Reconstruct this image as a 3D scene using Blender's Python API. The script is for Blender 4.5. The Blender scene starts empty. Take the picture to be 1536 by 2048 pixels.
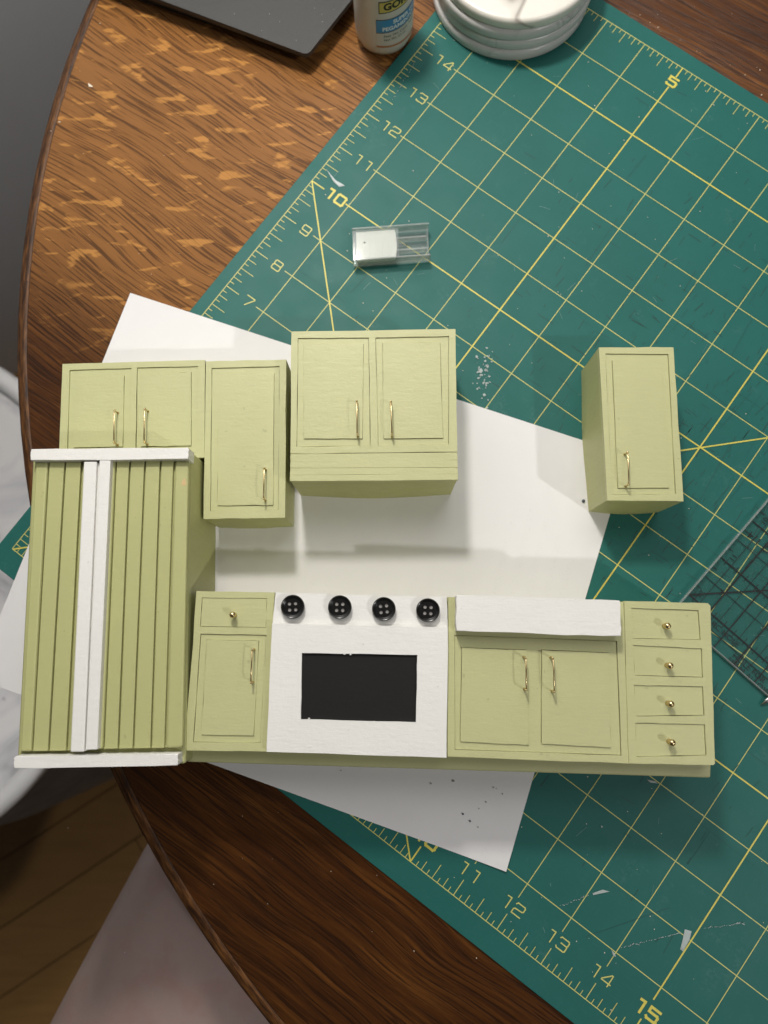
import bpy, bmesh, math, random
from mathutils import Vector, Matrix
random.seed(7)
S = 0.0254                      # the scene is laid out in inches, built in metres
SC = bpy.context.scene
COL = SC.collection

# ------------------------------------------------------------------ camera
cd = bpy.data.cameras.new('camera'); cam = bpy.data.objects.new('camera', cd); COL.objects.link(cam)
right, down, fwd = (0.999927, 0.000674, -0.012053), (-0.001137, -0.988748, -0.149589), (-0.012018, 0.149592, -0.988675)
mw = Matrix.Identity(4)
for i in range(3):
    mw[i][0] = right[i]; mw[i][1] = -down[i]; mw[i][2] = -fwd[i]
mw[2][3] = 15.1137 * S
cam.matrix_world = mw
cd.sensor_fit = 'VERTICAL'; cd.sensor_height = 36.0; cd.lens = 36.0 * 1507.2 / 2048
cd.clip_start = 0.01; cd.clip_end = 50
cd.dof.use_dof = True; cd.dof.focus_distance = 13.6 * S; cd.dof.aperture_fstop = 9.0
SC.camera = cam

# ------------------------------------------------------------------ light
W = bpy.data.worlds.new('World'); SC.world = W; W.use_nodes = True
bg = W.node_tree.nodes['Background']; bg.inputs[0].default_value = (1.0, 0.95, 0.88, 1); bg.inputs[1].default_value = 0.045
def lamp(name, kind, loc, power, color, size):
    d = bpy.data.lights.new(name, kind); d.energy = power; d.color = color
    if kind == 'AREA': d.shape = 'DISK'; d.size = size * S
    else: d.shadow_soft_size = size * S
    o = bpy.data.objects.new(name, d); COL.objects.link(o); o.location = Vector(loc) * S
    return o
lamp('table_lamp', 'POINT', (-3.2, 17.4, 21), 9.6, (1.0, 0.95, 0.88), 1.3)
lamp('room_lamp', 'POINT', (40, -23, 50), 27, (1.0, 0.985, 0.97), 1.1)
fl = lamp('fill_light', 'AREA', (6, 34, 62), 9.2, (1.0, 0.97, 0.95), 40)  # added fill without a known source: soft ambience, weaker toward the near side
fl.rotation_euler = (Vector((3, 2, 0)) - Vector((6, 34, 62))).to_track_quat('-Z', 'Y').to_euler()

SC.view_settings.view_transform = 'Standard'; SC.view_settings.look = 'None'
SC.view_settings.exposure = 0.0; SC.view_settings.gamma = 1.0; SC.view_settings.use_curve_mapping = False

# ------------------------------------------------------------------ helpers
def prop(o, label=None, cat=None, group=None, kind=None):
    if label: o['label'] = label
    if cat: o['category'] = cat
    if group: o['group'] = group
    if kind: o['kind'] = kind
    return o
ORG = {}
def thing(name, label, cat, loc, rz=0.0, group=None):
    o = bpy.data.objects.new(name, None); COL.objects.link(o)
    o.location = Vector(loc) * S; o.rotation_euler = (0, 0, rz); o.empty_display_size = 0.01
    ORG[o.name] = (Vector(loc), rz)
    return prop(o, label, cat, group)
def org(p):
    while p is not None and p.name not in ORG: p = p.parent
    return ORG[p.name][0] if p is not None else Vector((0, 0, 0))
def build(name, bm, mat, parent=None, smooth=False, local=False):
    """link a bmesh (inches, world axes) as one mesh object; vertices become relative to the thing's origin"""
    off = Vector((0, 0, 0)) if local else org(parent)
    for v in bm.verts: v.co = (v.co - off) * S
    bmesh.ops.recalc_face_normals(bm, faces=bm.faces)
    me = bpy.data.meshes.new(name); bm.to_mesh(me); bm.free()
    for m in (mat if isinstance(mat, (list, tuple)) else [mat]): me.materials.append(m)
    if smooth:
        for p in me.polygons: p.use_smooth = True
    o = bpy.data.objects.new(name, me); COL.objects.link(o)
    if parent is not None: o.parent = parent
    return o
def smooth_angle(o, deg=40):
    me = o.data
    for p in me.polygons: p.use_smooth = True
    b = bmesh.new(); b.from_mesh(me)
    for e in b.edges:
        if len(e.link_faces) == 2: e.smooth = e.calc_face_angle(0) < math.radians(deg)
    b.to_mesh(me); b.free()
    return o
def prism(poly, z0, z1, bevel=0, seg=2, bm=None, top_only=True, jit=0.0):
    own = bm is None
    if own: bm = bmesh.new()
    lo = [bm.verts.new((x, y, z0)) for x, y in poly]
    hi = [bm.verts.new((x + random.uniform(-jit, jit), y + random.uniform(-jit, jit), z1)) for x, y in poly]
    n = len(poly)
    ft = bm.faces.new(hi); bm.faces.new(lo[::-1])
    sides = [bm.faces.new((lo[i], lo[(i+1) % n], hi[(i+1) % n], hi[i])) for i in range(n)]
    if bevel:
        es = set(ft.edges)
        for f in sides:
            for e in f.edges:
                if abs(e.verts[0].co.z - e.verts[1].co.z) > 1e-6: es.add(e)
        bmesh.ops.bevel(bm, geom=list(es), offset=bevel, segments=seg, affect='EDGES', profile=0.5)
    return bm
def rect(x0, x1, y0, y1): return [(x0, y0), (x1, y0), (x1, y1), (x0, y1)]
def holed(outer, holes, z0, z1, bm=None):
    """a sheet with openings"""
    bm = bm or bmesh.new()
    edges = []
    for loop in [outer] + list(holes):
        vs = [bm.verts.new((x, y, z1)) for x, y in loop]
        edges += [bm.edges.new((vs[i], vs[(i+1) % len(vs)])) for i in range(len(vs))]
    r = bmesh.ops.triangle_fill(bm, use_beauty=True, use_dissolve=False, edges=edges)
    faces = [g for g in r['geom'] if isinstance(g, bmesh.types.BMFace)]
    for f in faces:
        f.normal_update()
        if f.normal.z < 0: f.normal_flip()
    e = bmesh.ops.extrude_face_region(bm, geom=faces)
    for g in e['geom']:
        if isinstance(g, bmesh.types.BMVert): g.co.z = z0
    return bm
def tube(pts, r, seg=8, bm=None, radii=None, caps=True):
    bm = bm or bmesh.new()
    P = [Vector(p) for p in pts]; rings = []; n = len(P)
    up = None
    for i, p in enumerate(P):
        t = (P[min(i+1, n-1)] - P[max(i-1, 0)]).normalized()
        if up is None:
            up = Vector((0, 0, 1)) if abs(t.z) < 0.9 else Vector((1, 0, 0))
        a = (up - t * up.dot(t)).normalized(); b = t.cross(a); up = a
        rr = radii[i] if radii else r
        rings.append([bm.verts.new(p + (a * math.cos(2*math.pi*k/seg) + b * math.sin(2*math.pi*k/seg)) * rr) for k in range(seg)])
    for i in range(n-1):
        for k in range(seg):
            bm.faces.new((rings[i][k], rings[i][(k+1) % seg], rings[i+1][(k+1) % seg], rings[i+1][k]))
    if caps:
        bm.faces.new(rings[0][::-1]); bm.faces.new(rings[-1])
    return bm
def lathe(cx, cy, prof, seg=48, bm=None):
    bm = bm or bmesh.new(); rings = []
    for r, z in prof:
        if r < 1e-6: rings.append([bm.verts.new((cx, cy, z))])
        else: rings.append([bm.verts.new((cx + r*math.cos(2*math.pi*k/seg), cy + r*math.sin(2*math.pi*k/seg), z)) for k in range(seg)])
    for a, b in zip(rings, rings[1:]):
        for k in range(seg):
            k2 = (k+1) % seg
            if len(a) == 1 and len(b) == 1: continue
            if len(a) == 1: bm.faces.new((a[0], b[k2], b[k]))
            elif len(b) == 1: bm.faces.new((a[k], a[k2], b[0]))
            else: bm.faces.new((a[k], a[k2], b[k2], b[k]))
    return bm
def ball(c, r, bm, seg=16):
    bmesh.ops.create_uvsphere(bm, u_segments=seg, v_segments=seg//2, radius=r, matrix=Matrix.Translation(Vector(c)))
    return bm
def inset_poly(poly, d):
    c = Vector((sum(p[0] for p in poly)/len(poly), sum(p[1] for p in poly)/len(poly)))
    return [tuple(c + (Vector(p)-c) * (1 - d/max((Vector(p)-c).length, 1e-6))) for p in poly]
def offset_poly(poly, d):
    """move every side inwards by d"""
    n = len(poly); P = [Vector(p) for p in poly]
    ar = sum(P[i].x*P[(i+1) % n].y - P[(i+1) % n].x*P[i].y for i in range(n)); sg = 1 if ar > 0 else -1
    out = []
    for i in range(n):
        a, b, c = P[i-1], P[i], P[(i+1) % n]
        e1, e2 = (b-a).normalized(), (c-b).normalized()
        n1, n2 = Vector((-e1.y, e1.x))*sg, Vector((-e2.y, e2.x))*sg
        m = (n1+n2); m = m/max(m.dot(n1), .2)
        q = b + m*d; out.append((q.x, q.y))
    return out
def lerp(a, b, t): return tuple(a[i] + (b[i]-a[i])*t for i in range(len(a)))
def wobble(poly, n=5, amp=0.006):
    """hand-cut outline: each side in n pieces, a little uneven"""
    out = []
    for i in range(len(poly)):
        a, b = poly[i], poly[(i+1) % len(poly)]
        for k in range(n):
            q = lerp(a, b, k/n)
            out.append(q if k == 0 else (q[0]+random.gauss(0, amp), q[1]+random.gauss(0, amp)))
    return out

# ------------------------------------------------------------------ materials
def newmat(name):
    m = bpy.data.materials.new(name); m.use_nodes = True
    nt = m.node_tree; b = nt.nodes['Principled BSDF']
    return m, nt, b
def N(nt, t, **kw):
    n = nt.nodes.new(t)
    for k, v in kw.items():
        if k in n.inputs.keys(): n.inputs[k].default_value = v
        else: setattr(n, k, v)
    return n
def L(nt, a, b): nt.links.new(a, b)
def coords(nt, scale=(1, 1, 1), rot=(0, 0, 0), loc=(0, 0, 0)):
    tc = N(nt, 'ShaderNodeTexCoord'); mp = N(nt, 'ShaderNodeMapping')
    mp.inputs['Scale'].default_value = scale; mp.inputs['Rotation'].default_value = rot; mp.inputs['Location'].default_value = loc
    L(nt, tc.outputs['Object'], mp.inputs['Vector']); return mp.outputs['Vector']
def noise(nt, vec, scale, detail=4, rough=0.55, dist=0.0):
    n = N(nt, 'ShaderNodeTexNoise'); n.inputs['Scale'].default_value = scale; n.inputs['Detail'].default_value = detail
    n.inputs['Roughness'].default_value = rough; n.inputs['Distortion'].default_value = dist
    L(nt, vec, n.inputs['Vector']); return n.outputs['Fac']
def ramp(nt, fac, stops):
    r = N(nt, 'ShaderNodeValToRGB'); e = r.color_ramp.elements
    while len(e) > len(stops): e.remove(e[-1])
    while len(e) < len(stops): e.new(0.5)
    for el, (p, c) in zip(e, stops):
        el.position = p; el.color = (c if len(c) == 4 else (*c, 1)) if not isinstance(c, (int, float)) else (c, c, c, 1)
    L(nt, fac, r.inputs[0]); return r.outputs[0]
def mix(nt, fac, a, b, mode='MIX'):
    m = N(nt, 'ShaderNodeMix', data_type='RGBA', blend_type=mode)
    for s, v in ((m.inputs[0], fac), (m.inputs[6], a), (m.inputs[7], b)):
        if isinstance(v, (int, float)): s.default_value = v
        elif isinstance(v, tuple): s.default_value = v if len(v) == 4 else (*v, 1)
        else: L(nt, v, s)
    return m.outputs[2]
def bump(nt, b, h, strength, dist):
    n = N(nt, 'ShaderNodeBump'); n.inputs['Strength'].default_value = strength; n.inputs['Distance'].default_value = dist
    L(nt, h, n.inputs['Height']); L(nt, n.outputs['Normal'], b.inputs['Normal'])
def addm(nt, a, b, op='ADD'):
    n = N(nt, 'ShaderNodeMath', operation=op)
    for s, v in ((n.inputs[0], a), (n.inputs[1], b)):
        if isinstance(v, (int, float)): s.default_value = v
        else: L(nt, v, s)
    return n.outputs[0]

def m_paint(name, col, rough, stroke_rot, var=0.06, bmp=0.35, dark=None):
    """brushed craft paint on card or wood"""
    m, nt, b = newmat(name)
    v0 = coords(nt); vs = coords(nt, scale=(1, 5, 1), rot=(0, 0, stroke_rot))
    big = noise(nt, v0, 45, 3); st = noise(nt, vs, 130, 4, 0.65, 0.4); fine = noise(nt, v0, 520, 4, 0.65)
    c1 = tuple(min(1, c*(1+var)) for c in col); c0 = tuple(c*(1-var) for c in col)
    c = mix(nt, big, c0, c1)
    c = mix(nt, addm(nt, ramp(nt, st, [(0.42, 0.0), (0.66, 1.0)]), 0.18, 'MULTIPLY'), c, tuple(x*0.90 for x in col))
    L(nt, c, b.inputs['Base Color'])
    thin = ramp(nt, noise(nt, v0, 85, 5, 0.7), [(0.60, 0.0), (0.78, 1.0)])
    c = mix(nt, addm(nt, thin, 0.16, 'MULTIPLY'), c, tuple(x*0.72 for x in col))
    nick = ramp(nt, noise(nt, v0, 260, 2, 0.5), [(0.745, 0.0), (0.76, 1.0)])
    c = mix(nt, addm(nt, nick, 0.35, 'MULTIPLY'), c, tuple(x*0.55 for x in col))
    L(nt, c, b.inputs['Base Color'])
    rr = N(nt, 'ShaderNodeMapRange'); rr.inputs['To Min'].default_value = rough - 0.14; rr.inputs['To Max'].default_value = rough + 0.12
    L(nt, st, rr.inputs['Value']); L(nt, rr.outputs[0], b.inputs['Roughness'])
    h = addm(nt, addm(nt, st, 0.55, 'MULTIPLY'), addm(nt, fine, 0.55, 'MULTIPLY'))
    bump(nt, b, h, bmp, 0.0005)
    return m
GREEN = m_paint('sage_paint', (0.510, 0.512, 0.262), 0.50, 0.0, bmp=0.38)
GREEN_V = m_paint('sage_paint_upright_strokes', (0.455, 0.458, 0.205), 0.50, math.pi/2, bmp=0.18)
WHITE = m_paint('white_paint', (0.80, 0.79, 0.755), 0.55, 0.03, var=0.03, bmp=0.40)
WHITE_V = m_paint('white_paint_upright_strokes', (0.80, 0.79, 0.755), 0.55, math.pi/2, var=0.03, bmp=0.40)
BLACK = m_paint('black_card', (0.011, 0.0105, 0.010), 0.6, 0.0, bmp=0.15)
BLACK.node_tree.nodes['Principled BSDF'].inputs['Specular IOR Level'].default_value = 0.25

def m_plain(name, col, rough, metal=0.0, bmp=0.0, bscale=800, var=0.0, vscale=60):
    m, nt, b = newmat(name)
    b.inputs['Roughness'].default_value = rough; b.inputs['Metallic'].default_value = metal
    v = coords(nt)
    f = noise(nt, v, vscale, 4)
    c = mix(nt, f, tuple(x*(1-var) for x in col), tuple(min(1, x*(1+var)) for x in col)); L(nt, c, b.inputs['Base Color'])
    if bmp: bump(nt, b, noise(nt, v, bscale, 4), bmp, 0.0004)
    return m
GOLD = m_plain('brass', (0.68, 0.53, 0.29), 0.26, 1.0, 0.10, 1500, 0.10)
BUTTON = m_plain('black_plastic', (0.008, 0.008, 0.008), 0.22, 0, 0.03, 600)
THREADHOLE = m_plain('shaded_hole_grey', (0.30, 0.285, 0.27), 0.7)  # grey imitates the white panel lying in shade behind the holes
CHIP = m_plain('bare_wood', (0.62, 0.45, 0.22), 0.7, 0, 0.4)

def m_paper():
    m, nt, b = newmat('white_paper'); b.inputs['Roughness'].default_value = 0.75
    v = coords(nt)
    vw = coords(nt, scale=(1, 1, 1), rot=(0, 0, math.radians(-75)))
    # writing on the reverse showing through very faintly
    lines = N(nt, 'ShaderNodeTexWave', wave_type='BANDS', bands_direction='Y'); lines.inputs['Scale'].default_value = 38; lines.inputs['Distortion'].default_value = 1.2
    lines.inputs['Detail'].default_value = 1
    L(nt, vw, lines.inputs['Vector'])
    scr = noise(nt, vw, 420, 2, 0.5, 1.5)
    ink = ramp(nt, scr, [(0.485, 0.0), (0.5, 1.0), (0.515, 0.0)])
    msk = mix(nt, 1.0, ink, ramp(nt, lines.outputs['Fac'], [(0.62, 0.0), (0.75, 1.0)]), 'MULTIPLY')
    msk = mix(nt, 1.0, msk, ramp(nt, noise(nt, v, 14, 2), [(0.5, 0.0), (0.6, 1.0)]), 'MULTIPLY')
    base = mix(nt, noise(nt, v, 30, 3), (0.74, 0.73, 0.735), (0.80, 0.79, 0.795))
    c = mix(nt, addm(nt, msk, 0.25, 'MULTIPLY'), base, (0.45, 0.42, 0.42))
    L(nt, c, b.inputs['Base Color'])
    bump(nt, b, noise(nt, v, 1200, 4), 0.15, 0.0002)
    return m
PAPER = m_paper()

def m_mat():
    m, nt, b = newmat('green_cutting_mat'); v = coords(nt)
    sx = coords(nt, scale=(1, 14, 1)); sy = coords(nt, scale=(14, 1, 1))
    c = mix(nt, noise(nt, v, 18, 4), (0.013, 0.110, 0.095), (0.019, 0.140, 0.121))
    sc = ramp(nt, noise(nt, sx, 160, 3), [(0.62, 0.0), (0.72, 1.0)])
    sc2 = ramp(nt, noise(nt, sy, 160, 3), [(0.62, 0.0), (0.72, 1.0)])
    c = mix(nt, addm(nt, addm(nt, sc, sc2), 0.10, 'MULTIPLY'), c, (0.10, 0.22, 0.20))
    scuff = mix(nt, 1.0, ramp(nt, noise(nt, v, 26, 5, 0.7), [(0.58, 0.0), (0.75, 1.0)]), ramp(nt, noise(nt, v, 700, 3), [(0.45, 0.0), (0.65, 1.0)]), 'MULTIPLY')
    c = mix(nt, addm(nt, scuff, 0.18, 'MULTIPLY'), c, (0.25, 0.38, 0.36))
    L(nt, c, b.inputs['Base Color'])
    b.inputs['Specular IOR Level'].default_value = 0.26
    rr = N(nt, 'ShaderNodeMapRange'); rr.inputs['To Min'].default_value = 0.42; rr.inputs['To Max'].default_value = 0.62
    L(nt, noise(nt, v, 60, 4), rr.inputs['Value']); L(nt, rr.outputs[0], b.inputs['Roughness'])
    bump(nt, b, noise(nt, v, 2600, 3, 0.6), 0.25, 0.0002)
    return m
MAT = m_mat()
def m_print(name, col, base=(0.018, 0.125, 0.108), wear=0.5):
    m, nt, b = newmat(name); v = coords(nt)
    w = ramp(nt, noise(nt, v, 900, 3, 0.6), [(0.28, 1.0), (0.36, 0.0)])
    w2 = ramp(nt, noise(nt, v, 22, 3), [(0.45, 0.25), (0.62, 1.0)])
    f = addm(nt, addm(nt, w, w2, 'MULTIPLY'), wear, 'MULTIPLY')
    L(nt, mix(nt, f, col, base), b.inputs['Base Color']); b.inputs['Roughness'].default_value = 0.5
    return m
YELLOW = m_print('yellow_print', (0.60, 0.58, 0.17), wear=0.9)
YELLOW_B = m_print('yellow_bold_print', (0.66, 0.58, 0.10), wear=0.6)

def m_oak():
    m, nt, b = newmat('quartersawn_oak')
    rz = math.radians(35)
    ru = (0, 0, rz)
    v = coords(nt)
    warp = noise(nt, coords(nt, rot=ru, scale=(0.5, 1, 1)), 9, 2)
    mp = coords(nt, rot=ru, scale=(1, 1, 1))
    cmb = N(nt, 'ShaderNodeVectorMath', operation='ADD')
    cx = N(nt, 'ShaderNodeCombineXYZ'); L(nt, addm(nt, warp, 0.03, 'MULTIPLY'), cx.inputs['Y'])
    L(nt, mp, cmb.inputs[0]); L(nt, cx.outputs[0], cmb.inputs[1])
    def stretched(a, bb):
        q = N(nt, 'ShaderNodeVectorMath', operation='MULTIPLY'); q.inputs[1].default_value = (a, bb, 1); L(nt, cmb.outputs[0], q.inputs[0]); return q.outputs[0]
    grain = noise(nt, stretched(1, 22), 9, 5, 0.65)
    fine = noise(nt, stretched(1, 32), 24, 4, 0.7)
    pore = noise(nt, stretched(1, 38), 23, 3, 0.62)
    broad = noise(nt, stretched(1, 3), 9, 3)
    c = ramp(nt, grain, [(0.28, (0.050, 0.016, 0.004)), (0.45, (0.105, 0.036, 0.008)), (0.60, (0.180, 0.066, 0.014)), (0.75, (0.26, 0.10, 0.022))])
    c = mix(nt, ramp(nt, fine, [(0.40, 0.0), (0.64, 0.7)]), c, (0.045, 0.015, 0.004))
    c = mix(nt, ramp(nt, broad, [(0.35, 0.5), (0.62, 0.0)]), c, (0.045, 0.014, 0.004))
    # one quartersawn band: medullary ray flecks lying across the grain
    sep = N(nt, 'ShaderNodeSeparateXYZ'); L(nt, mp, sep.inputs[0])
    bd = N(nt, 'ShaderNodeMapRange', interpolation_type='SMOOTHSTEP'); bd.inputs['From Min'].default_value = -0.345; bd.inputs['From Max'].default_value = -0.27; L(nt, sep.outputs['Y'], bd.inputs['Value'])
    bd2 = N(nt, 'ShaderNodeMapRange', interpolation_type='SMOOTHSTEP'); bd2.inputs['From Min'].default_value = -0.08; bd2.inputs['From Max'].default_value = -0.02; L(nt, sep.outputs['Y'], bd2.inputs['Value'])
    lit_board = addm(nt, bd.outputs[0], addm(nt, 1.0, bd2.outputs[0], 'SUBTRACT'), 'MULTIPLY')
    fv = coords(nt, rot=(0, 0, math.radians(16)), scale=(1, 3.0, 1))
    fl = addm(nt, noise(nt, fv, 56, 2, 0.5, 0.5), addm(nt, addm(nt, fine, 0.5, 'SUBTRACT'), -0.22, 'MULTIPLY'))
    fmask = ramp(nt, fl, [(0.595, 0.0), (0.655, 1.0)])
    fmask = addm(nt, addm(nt, fmask, lit_board, 'MULTIPLY'), 0.82, 'MULTIPLY')
    fcol = mix(nt, fine, (0.62, 0.30, 0.080), (0.48, 0.215, 0.052))
    c = mix(nt, addm(nt, lit_board, 0.62, 'MULTIPLY'), c, (0.40, 0.178, 0.052))  # lighter base colour stands in for lamp nearness and glare here
    c = mix(nt, fmask, c, fcol)
    p = ramp(nt, pore, [(0.515, 0.0), (0.58, 1.0)])
    p2 = addm(nt, p, addm(nt, addm(nt, 0.85, addm(nt, lit_board, 0.18, 'MULTIPLY'), 'SUBTRACT'), addm(nt, fmask, 0.55, 'MULTIPLY'), 'SUBTRACT'), 'MULTIPLY')
    c = mix(nt, p2, c, (0.032, 0.012, 0.005))
    L(nt, c, b.inputs['Base Color']); b.inputs['Specular IOR Level'].default_value = 0.32
    rr = N(nt, 'ShaderNodeMapRange'); rr.inputs['To Min'].default_value = 0.30; rr.inputs['To Max'].default_value = 0.50
    L(nt, fine, rr.inputs['Value']); L(nt, rr.outputs[0], b.inputs['Roughness'])
    bump(nt, b, addm(nt, addm(nt, fine, 0.5, 'MULTIPLY'), addm(nt, p, -0.8, 'MULTIPLY')), 0.35, 0.0004)
    return m
OAK = m_oak()
def m_rim():
    m, nt, b = newmat('oak_edge')
    tc = N(nt, 'ShaderNodeTexCoord'); sp = N(nt, 'ShaderNodeSeparateXYZ'); L(nt, tc.outputs['Object'], sp.inputs[0])
    an = addm(nt, addm(nt, sp.outputs['Y'], sp.outputs['X'], 'ARCTAN2'), 0.55, 'MULTIPLY')
    rd = addm(nt, addm(nt, addm(nt, sp.outputs['X'], 2.0, 'POWER'), addm(nt, sp.outputs['Y'], 2.0, 'POWER')), 0.5, 'POWER')
    cb = N(nt, 'ShaderNodeCombineXYZ'); L(nt, an, cb.inputs[0]); L(nt, addm(nt, rd, 9.0, 'MULTIPLY'), cb.inputs[1]); L(nt, addm(nt, sp.outputs['Z'], 9.0, 'MULTIPLY'), cb.inputs[2])
    g = noise(nt, cb.outputs[0], 75, 5, 0.65)
    L(nt, ramp(nt, g, [(0.34, (0.016, 0.007, 0.004)), (0.52, (0.085, 0.034, 0.010)), (0.70, (0.20, 0.085, 0.024))]), b.inputs['Base Color'])
    b.inputs['Roughness'].default_value = 0.5; b.inputs['Specular IOR Level'].default_value = 0.25; bump(nt, b, g, 0.3, 0.0004)
    return m
RIM = m_rim()
def m_marble(name, c0, c1, cv, vs, scale):
    m, nt, b = newmat(name); v = coords(nt)
    n1 = noise(nt, v, scale, 5, 0.6, 1.2)
    vein = ramp(nt, noise(nt, v, vs, 3, 0.55, 0.6), [(0.47, 0.0), (0.497, 1.0), (0.51, 0.3), (0.54, 0.0)])
    vm = mix(nt, 1.0, vein, ramp(nt, noise(nt, v, 18, 2), [(0.44, 0.0), (0.56, 1.0)]), 'MULTIPLY')
    L(nt, mix(nt, addm(nt, vm, 0.75, 'MULTIPLY'), mix(nt, n1, c0, c1), cv), b.inputs['Base Color'])
    b.inputs['Roughness'].default_value = 0.3
    return m
MARBLE = m_marble('cream_marble', (0.72, 0.69, 0.62), (0.82, 0.79, 0.72), (0.20, 0.17, 0.14), 11, 25)
MARBLE_G = m_marble('grey_marble', (0.58, 0.57, 0.56), (0.72, 0.71, 0.69), (0.40, 0.39, 0.38), 34, 40)
SLAB = m_plain('charcoal_plastic', (0.030, 0.030, 0.028), 0.5, 0, 0.5, 2200, 0.15, 900)

def m_clear(name, tint, rough, haze=0.0, fres=1.5):
    """thin clear plastic: light passes straight through, Fresnel sheen, a little haze"""
    m, nt, b = newmat(name); out = nt.nodes['Material Output']; nt.nodes.remove(b)
    t = N(nt, 'ShaderNodeBsdfTransparent'); t.inputs[0].default_value = (*tint, 1)
    g = N(nt, 'ShaderNodeBsdfGlossy'); g.inputs['Roughness'].default_value = rough
    d = N(nt, 'ShaderNodeBsdfDiffuse'); d.inputs[0].default_value = (0.75, 0.77, 0.76, 1)
    f = N(nt, 'ShaderNodeFresnel'); f.inputs[0].default_value = fres
    m0 = N(nt, 'ShaderNodeMixShader'); m0.inputs[0].default_value = haze; L(nt, t.outputs[0], m0.inputs[1]); L(nt, d.outputs[0], m0.inputs[2])
    m1 = N(nt, 'ShaderNodeMixShader'); ge = N(nt, 'ShaderNodeNewGeometry'); L(nt, addm(nt, f.outputs[0], addm(nt, 1.0, ge.outputs['Backfacing'], 'SUBTRACT'), 'MULTIPLY'), m1.inputs[0]); L(nt, m0.outputs[0], m1.inputs[1]); L(nt, g.outputs[0], m1.inputs[2])
    L(nt, m1.outputs[0], out.inputs['Surface'])
    return m
CLEAR = m_clear('clear_plastic', (0.95, 0.97, 0.965), 0.08, 0.09, 1.7)
EDGE = m_clear('clear_plastic_lit_edge', (0.85, 0.88, 0.87), 0.10, 0.26, 1.6)  # extra pale haze paints the bright highlights of clear edges
ACRYL = m_clear('clear_acrylic', (0.95, 0.965, 0.965), 0.05, 0.007, 1.42)
FOAM = m_plain('white_foam_tape', (0.80, 0.78, 0.72), 0.7, 0, 0.5, 900, 0.05)
INK = m_plain('black_ink', (0.006, 0.008, 0.008), 0.5)
BOTTLE, nt_, b_ = newmat('frosted_white_plastic')
b_.inputs['Base Color'].default_value = (0.66, 0.60, 0.52, 1); b_.inputs['Roughness'].default_value = 0.35
b_.inputs['Subsurface Weight'].default_value = 0.25; b_.inputs['Subsurface Radius'].default_value = (0.004, 0.003, 0.002); b_.inputs['Subsurface Scale'].default_value = 1.0
LABEL = m_plain('label_clear_film', (0.62, 0.565, 0.50), 0.3)
L_YEL = m_plain('label_yellow', (0.62, 0.47, 0.11), 0.35); L_BLU = m_plain('label_blue', (0.06, 0.25, 0.48), 0.35)
L_ORA = m_plain('label_orange', (0.45, 0.17, 0.06), 0.35); L_WHI = m_plain('label_white', (0.8, 0.8, 0.8), 0.35)
L_BLK = m_plain('label_black', (0.02, 0.015, 0.012), 0.35); L_GRY = m_plain('label_grey', (0.10, 0.085, 0.075), 0.4)
WALLM = m_plain('grey_wall_paint', (0.78, 0.81, 0.85), 0.6, 0, 0.25, 300, 0.04, 20)
STEEL = m_plain('steel', (0.75, 0.75, 0.75), 0.25, 1.0, 0.05, 900)
CRUMB = m_plain('pale_crumb', (0.75, 0.68, 0.55), 0.7)
GLUE, nt_, b_ = newmat('dried_glue')
b_.inputs['Base Color'].default_value = (0.40, 0.46, 0.45, 1); b_.inputs['Roughness'].default_value = 0.35
SCRATCH = m_plain('dark_cut', (0.012, 0.055, 0.050), 0.6)
SCUFF = m_plain('pale_scuff', (0.13, 0.26, 0.24), 0.5)
DOT = m_plain('blue_grey_paint_drop', (0.05, 0.07, 0.09), 0.5)
DOT2 = m_plain('grey_paint_drop', (0.26, 0.25, 0.255), 0.5)

def m_floor():
    m, nt, b = newmat('brown_floor_board')
    rnd = N(nt, 'ShaderNodeObjectInfo').outputs['Random']
    v = coords(nt, scale=(1, 8, 1))
    c = mix(nt, noise(nt, v, 14, 4), (0.20, 0.105, 0.032), (0.33, 0.18, 0.055))
    c = mix(nt, rnd, c, mix(nt, 0.45, c, (0.17, 0.085, 0.025)))
    L(nt, c, b.inputs['Base Color']); b.inputs['Roughness'].default_value = 0.45
    return m
FLOOR = m_floor()
def m_seat():
    m, nt, b = newmat('smudged_white_plastic'); v = coords(nt)
    n1 = ramp(nt, noise(nt, v, 13, 4, 0.6, 0.8), [(0.36, (0.42, 0.42, 0.44)), (0.50, (0.70, 0.70, 0.72)), (0.60, (0.82, 0.81, 0.81))])
    sp = ramp(nt, noise(nt, v, 42, 2, 0.5), [(0.70, 0.0), (0.74, 1.0)])
    L(nt, mix(nt, addm(nt, sp, 0.8, 'MULTIPLY'), n1, (0.06, 0.06, 0.07)), b.inputs['Base Color']); b.inputs['Roughness'].default_value = 0.4
    return m
SEAT = m_seat()
SEATRIM = m_plain('white_plastic', (0.74, 0.74, 0.74), 0.35, 0, 0.1, 200, 0.04)
SKIRT = m_plain('grey_fabric', (0.33, 0.32, 0.33), 0.8, 0, 0.6, 500, 0.45, 26)
def m_skin():
    m, nt, b = newmat('bare_skin'); v = coords(nt)
    c = mix(nt, noise(nt, v, 22, 4, 0.6), (0.31, 0.225, 0.20), (0.39, 0.29, 0.265))
    c = mix(nt, ramp(nt, noise(nt, v, 38, 3, 0.6), [(0.5, 0.0), (0.72, 0.5)]), c, (0.33, 0.18, 0.155))
    L(nt, c, b.inputs['Base Color']); b.inputs['Roughness'].default_value = 0.5
    b.inputs['Subsurface Weight'].default_value = 0.3; b.inputs['Subsurface Radius'].default_value = (0.006, 0.002, 0.001); b.inputs['Subsurface Scale'].default_value = 1.0
    bump(nt, b, noise(nt, v, 500, 4), 0.12, 0.0005)
    return m
SKIN = m_skin()

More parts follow.
